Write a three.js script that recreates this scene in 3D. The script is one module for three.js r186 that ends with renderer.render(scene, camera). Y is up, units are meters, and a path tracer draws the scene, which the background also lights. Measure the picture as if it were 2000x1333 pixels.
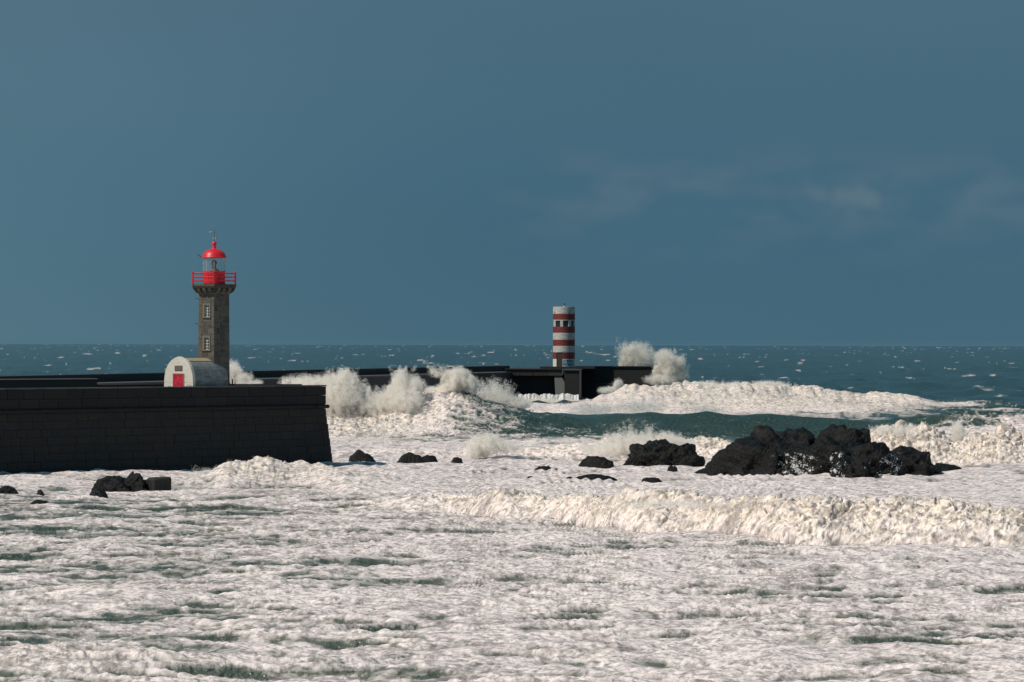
import * as THREE from 'three';
import { createNoise2D, createNoise3D } from 'simplex-noise';
import { mergeGeometries, mergeVertices } from 'three/addons/utils/BufferGeometryUtils.js';
import { MeshBVH } from 'three-mesh-bvh';
import { RoundedBoxGeometry } from 'three/addons/geometries/RoundedBoxGeometry.js';

// ---------------------------------------------------------------- camera, sky, sun, exposure
const scene = new THREE.Scene();
const FOCAL = 7560, EYE = 10, TILT = 0.0022, HORIZON = 673;          // long lens, eye 10 m above the sea
const camera = new THREE.PerspectiveCamera(2 * Math.atan(666.5 / FOCAL) * 180 / Math.PI, 2000 / 1333, 1, 60000);
camera.position.set(0, EYE, 0);
camera.rotation.set((HORIZON - 666.5) / FOCAL, 0, TILT);
const renderer = new THREE.WebGLRenderer({ antialias: true });
renderer.toneMapping = THREE.LinearToneMapping;
renderer.toneMappingExposure = 1.0;
renderer.shadowMap.enabled = true;

const SUN_AZ = -65 * Math.PI / 180, SUN_EL = 48 * Math.PI / 180;     // high on the left, a little towards the viewer
const sunDir = new THREE.Vector3(Math.sin(SUN_AZ) * Math.cos(SUN_EL), Math.sin(SUN_EL), Math.cos(SUN_AZ) * Math.cos(SUN_EL));
const sun = new THREE.DirectionalLight(new THREE.Color().setRGB(1.0, 0.895, 0.775), 3.75);
sun.name = 'sun';
sun.position.copy(sunDir).multiplyScalar(900).add(new THREE.Vector3(0, 0, -350));
sun.target.position.set(0, 0, -350);
sun.castShadow = true;
Object.assign(sun.shadow.camera, { left: -450, right: 450, top: 450, bottom: -450, near: 10, far: 2000 });
sun.shadow.mapSize.set(4096, 4096);
scene.add(sun, sun.target);

// ---------------------------------------------------------------- helpers
function rng(seed) {
  let s = seed >>> 0;
  return () => { s = (s + 0x6d2b79f5) | 0; let t = Math.imul(s ^ (s >>> 15), 1 | s); t = (t + Math.imul(t ^ (t >>> 7), 61 | t)) ^ t; return ((t ^ (t >>> 14)) >>> 0) / 4294967296; };
}
const n2 = createNoise2D(rng(11)), n3 = createNoise3D(rng(23)), n2b = createNoise2D(rng(37));
const clamp = (x, a = 0, b = 1) => Math.min(b, Math.max(a, x));
const sstep = (a, b, x) => { const t = clamp((x - a) / (b - a)); return t * t * (3 - 2 * t); };
const mix = (a, b, t) => a + (b - a) * t;
const fbm2 = (x, y, o = 3) => { let s = 0, a = 0.5; for (let i = 0; i < o; i++, a *= 0.5, x *= 2.03, y *= 2.03) s += a * n2(x + i * 17.1, y - i * 9.7); return s; };
const fbm3 = (x, y, z, o = 3) => { let s = 0, a = 0.5; for (let i = 0; i < o; i++, a *= 0.5, x *= 2.03, y *= 2.03, z *= 2.03) s += a * n3(x + i * 7.3, y, z - i * 4.1); return s; };
const gauss = (r) => Math.sqrt(-2 * Math.log(r() + 1e-9)) * Math.cos(6.28318 * r());
// a bearing and height read off the photograph, at a chosen distance, as a point in the place
const hz = (px) => HORIZON + TILT * (px - 1000);
const at = (px, py, d) => new THREE.Vector3((px - 1000) / FOCAL * d, EYE - (py - hz(px)) / FOCAL * d, -d);
const lin = (r, g, b) => new THREE.Color().setRGB(r, g, b);
// smooth interpolation through [[x, v], ...]
function curve(pts) {
  return (x) => {
    if (x <= pts[0][0]) return pts[0][1];
    for (let i = 1; i < pts.length; i++) if (x <= pts[i][0]) { const t = (x - pts[i - 1][0]) / (pts[i][0] - pts[i - 1][0]); return mix(pts[i - 1][1], pts[i][1], t * t * (3 - 2 * t)); }
    return pts[pts.length - 1][1];
  };
}
const names = new Map();
const numbered = (n) => { const k = names.get(n) ?? 0; names.set(n, k + 1); return k ? n + '_' + String(k).padStart(3, '0') : n; };
function tag(o, label, category, group, kind) {
  if (label) o.userData.label = label;
  if (category) o.userData.category = category;
  if (group) o.userData.group = group;
  if (kind) o.userData.kind = kind;
  return o;
}
function top(o, name) { o.name = numbered(name); scene.add(o); return o; }
function part(name, geo, mat, parent, x = 0, y = 0, z = 0) { const m = new THREE.Mesh(geo, mat); m.name = name; m.position.set(x, y, z); parent.add(m); return m; }
// solid between two rings [[x, z], ...] at heights y0 and y1, flat shaded
function prism(r0, r1, y0, y1) {
  const p = [], uv = [], n = r0.length;
  const tri = (a, b, c) => { for (const q of [a, b, c]) p.push(...q); const e1 = new THREE.Vector3(b[0] - a[0], b[1] - a[1], b[2] - a[2]), e2 = new THREE.Vector3(c[0] - a[0], c[1] - a[1], c[2] - a[2]), nn = e1.cross(e2).normalize(); for (const q of [a, b, c]) Math.abs(nn.y) > 0.8 ? uv.push(q[0], q[2]) : Math.abs(nn.x) > Math.abs(nn.z) ? uv.push(q[2], q[1]) : uv.push(q[0], q[1]); };
  const area = r0.reduce((s, a, i) => { const b = r0[(i + 1) % n]; return s + a[0] * b[1] - b[0] * a[1]; }, 0);
  const A = area > 0 ? r0.slice().reverse() : r0, B = area > 0 ? r1.slice().reverse() : r1;   // clockwise in x,z = outward walls
  for (let i = 0; i < n; i++) {
    const j = (i + 1) % n, a = [A[i][0], y0, A[i][1]], b = [A[j][0], y0, A[j][1]], c = [B[j][0], y1, B[j][1]], d = [B[i][0], y1, B[i][1]];
    tri(a, b, c); tri(a, c, d);
  }
  const faces = THREE.ShapeUtils.triangulateShape(A.map((q) => new THREE.Vector2(...q)), []);
  for (const [a, b, c] of faces) {
    const T = (R, y, i) => [R[i][0], y, R[i][1]];
    const v = (R, y, i, j, k, up) => { const P = [T(R, y, i), T(R, y, j), T(R, y, k)]; const cr = (P[1][2] - P[0][2]) * (P[2][0] - P[0][0]) - (P[1][0] - P[0][0]) * (P[2][2] - P[0][2]); (cr > 0) === up ? tri(P[0], P[1], P[2]) : tri(P[0], P[2], P[1]); };
    v(B, y1, a, b, c, true); v(A, y0, a, b, c, false);
  }
  const g = new THREE.BufferGeometry();
  g.setAttribute('position', new THREE.Float32BufferAttribute(p, 3));
  g.setAttribute('uv', new THREE.Float32BufferAttribute(uv, 2));
  g.computeVertexNormals();
  return g;
}
const box = (w, h, d) => new THREE.BoxGeometry(w, h, d);
// tiling noise texture (grey), value from f(u, v) in 0..1 with u, v wrapped on a torus
function noiseTex(size, f, srgb = false) {
  const data = new Uint8Array(size * size * 4);
  for (let j = 0; j < size; j++) for (let i = 0; i < size; i++) {
    const c = f(i / size, j / size), o = (j * size + i) * 4;
    if (Array.isArray(c)) { data[o] = 255 * clamp(c[0]); data[o + 1] = 255 * clamp(c[1]); data[o + 2] = 255 * clamp(c[2]); } else data[o] = data[o + 1] = data[o + 2] = 255 * clamp(c);
    data[o + 3] = 255;
  }
  const t = new THREE.DataTexture(data, size, size);
  t.wrapS = t.wrapT = THREE.RepeatWrapping; t.magFilter = THREE.LinearFilter; t.minFilter = THREE.LinearMipmapLinearFilter; t.generateMipmaps = true;
  if (srgb) t.colorSpace = THREE.SRGBColorSpace;
  t.needsUpdate = true;
  return t;
}
const wrapN = (u, v, k, o = 0) => { // tileable fbm: blend of shifted samples
  const s = (a, b) => fbm2(a * k + o, b * k - o, 4);
  const wu = sstep(0.7, 1, u), wv = sstep(0.7, 1, v);
  return mix(mix(s(u, v), s(u - 1, v), wu), mix(s(u, v - 1), s(u - 1, v - 1), wu), wv);
};

// ---------------------------------------------------------------- sky: slate storm cloud, faint wisps low on the right
{
  const W = 4096, H = 2048, data = new Float32Array(W * H * 4);
  const az0 = -Math.PI / 2;
  for (let j = 0; j < H; j++) {
    const up = ((j + 0.5) / H - 0.5) * Math.PI, y = Math.sin(up), e = Math.max(0, up);
    for (let i = 0; i < W; i++) {
      const a = ((i + 0.5) / W - 0.5) * 2 * Math.PI, cx = Math.cos(a) * Math.cos(up), cz = Math.sin(a) * Math.cos(up);
      const toSun = cx * sunDir.x + y * sunDir.y + cz * sunDir.z;
      let da = a - az0; if (da > Math.PI) da -= 2 * Math.PI;
      const lift = 1 + 0.22 * Math.max(0, toSun + 0.15) + 0.10 * sstep(0.03, 0.35, e);
      const left = 0.10 * sstep(0.02, -0.16, da) * Math.exp(-e * 6);
      let r = 0.0560, g = 0.1360, b = 0.1960;
      const low = Math.exp(-e / 0.02);
      r *= 1 + 0.06 * low; g *= 1 + 0.01 * low; b *= 1 - 0.02 * low;
      const hi = sstep(0.03, 0.1, e); r *= 1 + 0.22 * hi; g *= 1 + 0.07 * hi; b *= 1 + 0.05 * hi;
      let k = lift + left * 2;
      if (e < 0.5 && y > 0) {
        const broad = fbm2(da * 3.1 + 4, e * 8 + 2, 3) * 0.05; k += broad;
        // wisps: thin cloud band
        const band = Math.exp(-(((e - 0.038) / 0.011) ** 2)) * sstep(-0.01, 0.02, da) * (da < 1.2 ? 1 : sstep(1.8, 1.2, da));
        const w = sstep(0.0, 0.55, fbm2(da * 26 + 3.1, e * 95 + 1.7, 4) + 0.14) * band;
        const core = Math.exp(-(((da - 0.0875) / 0.013) ** 4) - (((e - 0.0385) / 0.0048) ** 2)) * sstep(-0.35, 0.3, fbm2(da * 110, e * 260 + 9, 4));
        const c = clamp(w * 0.55 + core * 0.75);
        r += c * 0.042; g += c * 0.030; b += c * 0.022;
      }
      const o = (j * W + i) * 4;
      data[o] = r * k * (1 + left * 2.2); data[o + 1] = g * k * (1 + left * 0.8); data[o + 2] = b * k; data[o + 3] = 1;
    }
  }
  const t = new THREE.DataTexture(data, W, H, THREE.RGBAFormat, THREE.FloatType);
  t.mapping = THREE.EquirectangularReflectionMapping; t.magFilter = THREE.LinearFilter; t.minFilter = THREE.LinearFilter; t.needsUpdate = true;
  scene.background = t; scene.environment = t;
}

// ---------------------------------------------------------------- shared materials
const fineNoise = noiseTex(512, (u, v) => 0.5 + wrapN(u, v, 9) * 0.6 + wrapN(u, v, 34, 5) * 0.35);
const blotch = (base, vary, k, o) => noiseTex(256, (u, v) => { const n = wrapN(u, v, k, o) * vary + wrapN(u, v, k * 5, o + 3) * vary * 0.6; return [0.8 + n * base[0], 0.8 + n * base[1], 0.8 + n * base[2]]; });
const stoneMap = blotch([1, 0.95, 0.85], 0.55, 5, 2), stoneMap2 = blotch([1, 1, 0.95], 0.7, 3, 8);
const std = (c, rough = 0.85, o = {}) => new THREE.MeshStandardMaterial({ color: c, roughness: rough, ...o });
const stone = (r, g, b, rough = 0.8, map = stoneMap) => std(lin(r, g, b), rough, { map, bumpMap: fineNoise, bumpScale: 0.03 });
const foamBump = noiseTex(512, (u, v) => 0.5 + Math.abs(wrapN(u, v, 8)) * 0.9 - 0.25 + Math.abs(wrapN(u, v, 26, 4)) * 0.5);
const rippleBump = noiseTex(512, (u, v) => 0.5 + wrapN(u, v, 6, 1) * 0.6 + wrapN(u, v, 19, 7) * 0.3);
const matWater = new THREE.MeshPhysicalMaterial({ vertexColors: true, roughness: 0.16, ior: 1.33, bumpMap: rippleBump, bumpScale: 0.16 });
const foamMap = noiseTex(1024, (u, v) => {     // bubbly rafts and thin grey film between them
  const w = wrapN(u, v, 5, 12) * 0.05, f = Math.abs(wrapN(u + w, v - w, 7, 21)) * 1.9, f2 = Math.abs(wrapN(u - w, v + w, 15, 3)) * 1.5, g = wrapN(u, v, 26, 8) + 0.6 * wrapN(u, v, 60, 5);
  const k = clamp(1.04 - 0.46 * clamp(1 - f * 2.4) - 0.36 * clamp(1 - f2 * 2.2) + 0.42 * g);
  return [0.52 + 0.48 * k, 0.515 + 0.48 * k, 0.515 + 0.48 * k];
}, true);
foamMap.repeat.set(0.36, 0.47);
const matFoam = new THREE.MeshPhysicalMaterial({ vertexColors: true, map: foamMap, roughness: 0.85, specularIntensity: 0.4, bumpMap: foamBump, bumpScale: 0.035 });
const matSpray = new THREE.MeshPhysicalMaterial({ color: lin(0.99, 0.97, 0.93), roughness: 1, transmission: 0.5, thickness: 0, specularIntensity: 0.2 });

// ---------------------------------------------------------------- the sea: one sheet from the beach to the horizon
// broken waves: crest line, height, width of the front, by bearing
const ridges = [
  { d: curve([[-400, 236], [500, 234], [860, 229], [1000, 221], [1300, 207], [1600, 196], [2000, 193], [2500, 194]]),
    h: curve([[-400, 0.05], [560, 0.08], [760, 0.4], [860, 0.95], [1000, 1.2], [1300, 1.6], [1600, 1.95], [1800, 1.8], [2000, 1.55], [2500, 1.3]]),
    w: curve([[-400, 3], [860, 2.6], [2500, 3.2]]), back: 9, e: 0.75, puff: curve([[-400, 0.1], [600, 0.2], [760, 0.6], [870, 1], [2500, 1]]) },
  { d: curve([[-400, 352], [600, 350], [950, 346], [1150, 341], [1350, 340], [1650, 330], [2000, 325], [2500, 325]]),
    h: curve([[-400, 0.2], [700, 0.3], [890, 0.4], [940, 1.5], [1010, 0.7], [1120, 0.9], [1230, 1.6], [1340, 1.5], [1480, 1.0], [1640, 1.6], [1730, 3.0], [1810, 2.9], [1870, 1.5], [1950, 2.5], [2020, 2.0], [2500, 1.5]]),
    w: curve([[-400, 3], [900, 3], [1700, 4.5], [2500, 5]]), back: 8, e: 0.7, puff: curve([[-400, 0.3], [880, 0.5], [940, 1.2], [1300, 1.2], [1600, 1.2], [1750, 1.7], [2500, 1.5]]) },
  { d: curve([[-400, 428], [600, 426], [870, 428], [1130, 426], [1600, 424], [1850, 414], [2500, 410]]),
    h: curve([[-400, 1.5], [560, 2.5], [700, 3.0], [800, 4.0], [868, 5.05], [910, 4.7], [960, 3.9], [1005, 3.1], [1060, 2.35], [1130, 2.05], [1250, 2.4], [1400, 2.6], [1600, 1.9], [1700, 1.7], [1800, 2.5], [1900, 2.95], [2000, 3.1], [2500, 3]]),
    w: curve([[-400, 14], [800, 15], [900, 17], [1000, 14], [1130, 10], [1400, 10], [2500, 11]]), back: 13, e: 1.25, puff: curve([[-400, 1], [640, 1.0], [760, 0.9], [830, 0.55], [900, 0.35], [960, 0.05], [1750, 0.04], [1900, 0.15], [2500, 0.15]]) },
  { d: curve([[-400, 620], [1000, 620], [1180, 610], [2500, 600]]),
    h: curve([[-400, 0.2], [1000, 0.1], [1110, 0.2], [1150, 0.9], [1180, 2.1], [1230, 3.3], [1290, 4.1], [1400, 3.9], [1510, 3.8], [1560, 3.0], [1660, 1.9], [1850, 0.9], [2100, 0.3], [2500, 0.3]]),
    w: curve([[-400, 40], [1180, 44], [2500, 44]]), back: 14, e: 0.85, puff: curve([[-400, 0.4], [1150, 0.5], [1280, 0.9], [1500, 1.5], [1700, 1.0], [1900, 0.4], [2500, 0.2]]) },
];
const lined = ridges.slice();
// surge thrown back by the pier wall
ridges.push({ d: curve([[-400, 276], [300, 276], [420, 277], [560, 281], [700, 270], [2500, 265]]), h: curve([[-400, 0], [340, 0.1], [400, 0.7], [450, 1.25], [520, 1.55], [620, 1.2], [710, 0.7], [830, 0.3], [950, 0], [2500, 0]]),
  w: () => 10, back: 5, e: 0.8, puff: curve([[-400, 0], [335, 0.3], [450, 1], [600, 0.8], [800, 0.4], [950, 0], [2500, 0]]) });
// froth in the near left corner
ridges.push({ d: () => 119, h: curve([[-400, 0.5], [250, 0.4], [620, 0.1], [800, 0], [2500, 0]]), w: () => 5, back: 3, e: 0.8, puff: curve([[-400, 1.6], [250, 1.3], [600, 0.6], [800, 0], [2500, 0]]) });
const keyCurves = [() => 98];
for (const r of lined) keyCurves.push((p) => r.d(p) - r.w(p), r.d);
keyCurves.push(() => 45000);
//           near→R1foot, R1 face, →R2foot, R2 face, →R3foot, R3 face, →R4foot, R4 face, →horizon
const rowsPer = [520, 60, 140, 56, 56, 76, 34, 60, 150];
// how much foam lies on the water at each of those lines
const cover = [
  curve([[-400, 0.74], [400, 0.74], [1000, 0.73], [2500, 0.69]]),
  curve([[-400, 0.54], [300, 0.56], [700, 0.66], [900, 0.78], [2500, 0.84]]),
  curve([[-400, 0.48], [360, 0.55], [600, 0.7], [760, 1.0], [870, 1.6], [2500, 1.7]]),
  curve([[-400, 0.7], [2500, 0.85]]),
  curve([[-400, 0.9], [900, 1.1], [2500, 1.4]]),
  curve([[-400, 0.9], [640, 0.85], [800, 0.6], [900, 0.50], [1100, 0.48], [1300, 0.30], [1500, 0.08], [1700, 0.4], [1780, 0.9], [2500, 0.8]]),
  curve([[-400, 1.2], [700, 1.1], [800, 0.66], [880, 0.48], [930, 0.34], [1000, 0.12], [1060, -0.1], [1150, -0.35], [1700, -0.5], [1800, 0.05], [1900, 0.2], [2500, 0.2]]),
  curve([[-400, 0.9], [1000, 0.9], [1400, 0.66], [1700, 0.48], [1850, 0.35], [2500, 0.2]]),
  curve([[-400, 0.9], [1150, 0.9], [1350, 0.56], [1560, 0.62], [1750, 0.5], [1900, 0.45], [2050, 0.1], [2500, -0.2]]),
  () => -0.5,
];
const fade = (size, spacing) => sstep(size * 1.1, size * 0.35, spacing);   // leave out relief finer than the sheet can carry
function swell(x, d) {
  const far = sstep(430, 680, d), near = 1 - far;
  let h = 0;
  if (near > 0) {
    const a = n2(x / 19 + 3, d / 9), b = n2b(x / 9 + d / 30, d / 3.4), c = n2(x / 4.2 - d / 12, d / 1.6 + 40), rs = d * d * 1.5e-5;
    h += near * (0.24 * a + 0.20 * (0.75 - Math.abs(b) * 1.9) + 0.05 * fade(1.5, rs) * (0.6 - 1.6 * Math.abs(c)) + 0.02 * fade(0.7, rs) * n2b(x / 2.0, d / 0.8));
  }
  if (far > 0) {
    const wide = 1 + sstep(900, 4000, d) * 1.2;
    const a = n2(x / (75 * wide) + d / 400, d / 38), b = n2b(x / (24 * wide) - d / 160, d / 13);
    h += far * (1.1 * a + 0.75 * (0.7 - 1.7 * Math.abs(b)) + 0.28 * n2(x / (7 * wide), d / (5 + d * d * 2e-5)));
  }
  return h;
}
function ridgeHeight(px, d, out) {
  let h = 0, puff = 0;
  for (let k = 0; k < ridges.length; k++) {
    const r = ridges[k], q = d - r.d(px), w = r.w(px), H = r.h(px);
    if (q < -w || q > r.back * 4) continue;
    const wob = 1;
    if (q < 0) { const p = 1 + q / w; h += H * wob * Math.pow(p, r.e); puff = Math.max(puff, r.puff(px) * clamp(H / 1.6, 0.15, 1.2) * Math.pow(p, 0.35)); }
    else { const g = Math.exp(-((q / r.back) ** 2)); h += H * g; puff = Math.max(puff, r.puff(px) * clamp(H / 1.6, 0.15, 1.2) * Math.exp(-((q / (r.back * 0.35)) ** 2))); }
  }
  out.h = h; out.puff = puff;
}
// jitter of bearings so that crests are not smooth curves
const crestWobble = (x, d) => n2b(x / 9, d / 60) * 0.35 + n2(x / 3.2, d / 40) * 0.16;
const probe = { h: 0, puff: 0 };
function seaHeight(x, d) {
  ridgeHeight(x / d * FOCAL + 1000, d, probe);
  return probe.h * (1 + 0.10 * n2(x / 4.5, d / 20)) + swell(x, d);
}
{
  const COLS = 1160, WING = 36, rows = rowsPer.reduce((a, b) => a + b, 0) + 1, N = rows * (COLS + 1);
  const P = new Float32Array(N * 3), M = new Float32Array(N), C = new Float32Array(N * 3), PF = new Float32Array(N), RS = new Float32Array(N), UV = new Float32Array(N * 2);
  const bounds = [0]; for (const r of rowsPer) bounds.push(bounds[bounds.length - 1] + r);
  const D = new Float32Array(rows);
  for (let j = 0; j <= COLS; j++) {
    const w = Math.max(WING - j, j - COLS + WING, 0) / WING, s = mix(-1140, 1140, clamp((j - WING) / (COLS - 2 * WING))) + Math.sign(j - COLS / 2) * 3200 * w * w, px = s + 1000;   // coarser beyond the sides
    const keys = keyCurves.map((k) => k(px)), cov = cover.map((c) => c(px));
    let z = 0;
    for (let i = 0; i < rows; i++) {
      while (z < rowsPer.length - 1 && i > bounds[z + 1]) z++;
      const t = (i - bounds[z]) / rowsPer[z], a = keys[z], b = keys[z + 1];
      const d = z % 2 ? mix(a, b, t) : 1 / mix(1 / a, 1 / b, t), rs = z % 2 ? (b - a) / rowsPer[z] : (1 / a - 1 / b) / rowsPer[z] * d * d;
      D[i] = d;
      const x = s / FOCAL * d, o = i * (COLS + 1) + j;
      ridgeHeight(px, d, probe);
      const rh = probe.h, puff = probe.puff;
      const pl = clamp(puff * 1.5), lump = 1 + mix(0.05, 0.10, pl) * n2(x / 7.5, d / 30) + pl * (0.08 * n2b(x / 1.9, d / 14) + 0.03 * n2(x / 0.8, d / 9));
      const y = rh * lump + swell(x, d);
      P[o * 3] = x; P[o * 3 + 1] = y; P[o * 3 + 2] = -d;
      PF[o] = puff; RS[o] = rs; UV[o * 2] = x / 5; UV[o * 2 + 1] = d / 5;
      // foam cover
      let m;
      const c0 = mix(cov[z], cov[z + 1], z === 8 ? Math.min(1, Math.pow((d - a) / 45, 0.6)) : z === 2 ? Math.pow(t, 0.5) : t);
      if (d > 640 && z === 8 && c0 < -0.2) {
        const L = 1 + sstep(800, 3500, d) * 0.8;
        const Ld = Math.max(12, d * d * 3.4e-5), ridgeC = 1 - Math.abs(n2(x / (30 * L) + 31, d / Ld + 0.25 * n2b(x / (9 * L), d / Ld))), slow = n2b(x / (19 * L) + 5, d / (2.2 * Ld)) * 0.82 + 0.14 * n2(x / (5 * L), d / (2 * Ld)) + 0.3 * n2(x / 140, d / 260);
        m = Math.max(0, Math.min(0.35 + (ridgeC - 1.0 + 0.34 * (slow - 0.33)) * 2.2, 0.62));
      } else {
        const wx = x + 0.6 * n2(x / 1.7, d / 2.2), wd = d + 1.1 * n2b(x / 2.3, d / 2.6);
        const lace = 1 - Math.abs(n2(wx / 3.2, wd / 2.5)) * 1.5, lace2 = 1 - Math.abs(n2b(wx / 1.3, wd / 1.1)) * 1.6;
        m = c0 + 0.36 * fbm2(wx / 8, wd / 4.4, 2) + 0.22 * n2b(x / 34, d / 15) + 0.17 * (lace - 0.35) + (z === 5 || z === 4 ? 0.36 : z === 7 ? 0.28 : 0.12) * (lace2 - 0.3) * fade(1.2, rs) + 0.07 * n2(x / 1.0, d / 1.5 + 9) * fade(1.9, rs);
        const slope = (swell(x, d + 0.35) - swell(x, d - 0.35)) / 0.7;
        m -= 1.35 * clamp(slope - 0.07, 0, 0.42) * (d < 420 ? 1 : 0.4);
        m = mix(m, Math.max(m, 0.9), clamp(puff * 1.3 - 0.15) * sstep(0.2, 0.6, c0));
      }
      M[o] = m;
    }
  }
  const idx = new Uint32Array((rows - 1) * COLS * 6);
  let q = 0;
  for (let i = 0; i < rows - 1; i++) for (let j = 0; j < COLS; j++) {
    const a = i * (COLS + 1) + j, b = a + 1, c = a + COLS + 1, e = c + 1;
    idx[q++] = a; idx[q++] = b; idx[q++] = e; idx[q++] = a; idx[q++] = e; idx[q++] = c;
  }
  const g = new THREE.BufferGeometry();
  g.setAttribute('position', new THREE.BufferAttribute(P, 3));
  g.setIndex(new THREE.BufferAttribute(idx, 1));
  g.computeVertexNormals();
  // boiling lumps on the breakers, foam relief elsewhere
  const nrm = g.attributes.normal.array;
  for (let o = 0; o < N; o++) {
    const x = P[o * 3], y = P[o * 3 + 1], d = -P[o * 3 + 2], puff = PF[o], m = M[o];
    if (d > 760) continue;
    let a = 0;
    if (puff > 0.02) {
      const lumpFade = mix(1, 1.3, sstep(300, 450, d)) * mix(1, 0.36, sstep(480, 560, d));
      const wx = x + 0.35 * n3(x / 1.1, y / 1.1, d / 1.1), wy = y + 0.35 * n3(x / 1.2 + 9, y / 1.2, d / 1.2);
      a += puff * lumpFade * (0.30 * (Math.abs(n3(wx / 2.1, wy / 1.5, d / 2.1)) - 0.25) + 0.19 * (Math.abs(n3(wx / 0.8, wy / 0.7, d / 0.8 + 5)) - 0.2) + 0.15 * Math.abs(n3(wx / 0.36, wy / 0.32, d / 0.36)) * (d < 380 ? 1 : 0) + 0.06 * Math.abs(n3(wx / 0.17, wy / 0.15, d / 0.17)) * (d < 260 ? 1 : 0));
    }
    const thick = sstep(0.35, 0.8, m) * sstep(760, 400, d);
    const rs = RS[o];
    a += thick * (0.09 * Math.abs(n2(x / 3.4, d / 2.4 + 70)) + 0.045 * fade(1.1, rs) * Math.abs(n2(x / 1.6, d / 1.2 + 170)) + 0.04 * fade(0.7, rs) * Math.abs(n2b(x / 0.8, d / 0.7)) + 0.02);
    P[o * 3] += nrm[o * 3] * a; P[o * 3 + 1] += nrm[o * 3 + 1] * a; P[o * 3 + 2] += nrm[o * 3 + 2] * a;
    PF[o] = puff;
  }
  g.computeVertexNormals();
  const THR = 0.35;
  for (let o = 0; o < N; o++) {
    const x = P[o * 3], d = -P[o * 3 + 2], m = M[o];
    if (m >= THR) {
      const k = sstep(THR - 0.02, THR + 0.34, m), c = clamp(PF[o] * 1.1), v = 0.94 + 0.09 * n2(x / 2.1, d / 1.4);
      const sand = c * (0.55 + 0.45 * n2b(x / 1.3, d / 1.6 + P[o * 3 + 1]));
      C[o * 3] = mix(0.36, 0.93, k) * v; C[o * 3 + 1] = mix(0.365, mix(0.852, 0.845, sand), k) * v; C[o * 3 + 2] = mix(0.34, mix(0.838, 0.715, sand), k) * v;
    } else {
      const t = clamp((m - THR + 0.25) / 0.25) * sstep(900, 500, d), silt = sstep(500, 300, d);
      C[o * 3] = mix(0.016, 0.052, silt) + 0.10 * t; C[o * 3 + 1] = mix(0.050, 0.072, silt) + 0.095 * t; C[o * 3 + 2] = mix(0.050, 0.056, silt) + 0.078 * t;
    }
  }
  const water = [], foam = [];
  for (let f = 0; f < idx.length; f += 3) {
    const mm = (M[idx[f]] + M[idx[f + 1]] + M[idx[f + 2]]) / 3;
    const dst = mm >= THR ? foam : water;
    dst.push(idx[f], idx[f + 1], idx[f + 2]);
  }
  const sorted = new Uint32Array(idx.length);
  sorted.set(water); sorted.set(foam, water.length);
  g.setIndex(new THREE.BufferAttribute(sorted, 1));
  g.addGroup(0, water.length, 0); g.addGroup(water.length, foam.length, 1);
  g.setAttribute('color', new THREE.BufferAttribute(C, 3));
  g.setAttribute('uv', new THREE.BufferAttribute(UV, 2));
  const sea = top(new THREE.Mesh(g, [matWater, matFoam]), 'sea');
  tag(sea, 'rough green sea covered in white foam and breaking waves', 'sea', null, 'structure');
}

// ---------------------------------------------------------------- the stone pier in front
const pierTurn = Math.atan2(29, 23.1);                                // along the pier: away to the right
const P0 = new THREE.Vector3(-38.5, 0, -291), PLEN = 37.1;
const pierFrame = (o) => { o.position.copy(P0); o.rotation.y = pierTurn; return o; };
const u3 = new THREE.Vector3(Math.cos(pierTurn), 0, -Math.sin(pierTurn)), v3 = new THREE.Vector3(Math.sin(pierTurn), 0, Math.cos(pierTurn));
const onPier = (t, y, out) => P0.clone().addScaledVector(u3, t).addScaledVector(v3, out).setY(y);
const wallMats = [stone(0.026, 0.024, 0.021), stone(0.022, 0.021, 0.020, 0.75, stoneMap2), stone(0.032, 0.028, 0.022), stone(0.019, 0.019, 0.019, 0.7, stoneMap2)];  // near-black tones: shade of the wall face is put into the colour
const weedShadeMats = [stone(0.012, 0.013, 0.014, 0.6), stone(0.015, 0.015, 0.015, 0.6, stoneMap2), stone(0.010, 0.011, 0.011, 0.55)];  // wet weed, blackened further with the wall's shade
const lichenShadeMats = [stone(0.012, 0.012, 0.013), stone(0.010, 0.010, 0.011, 0.8, stoneMap2), stone(0.016, 0.015, 0.015)];  // dark lichen, with shade of the parapet face put into the colour
const DECK = 5.75, RIM = 6.6, CORDON = 4.85;
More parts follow.
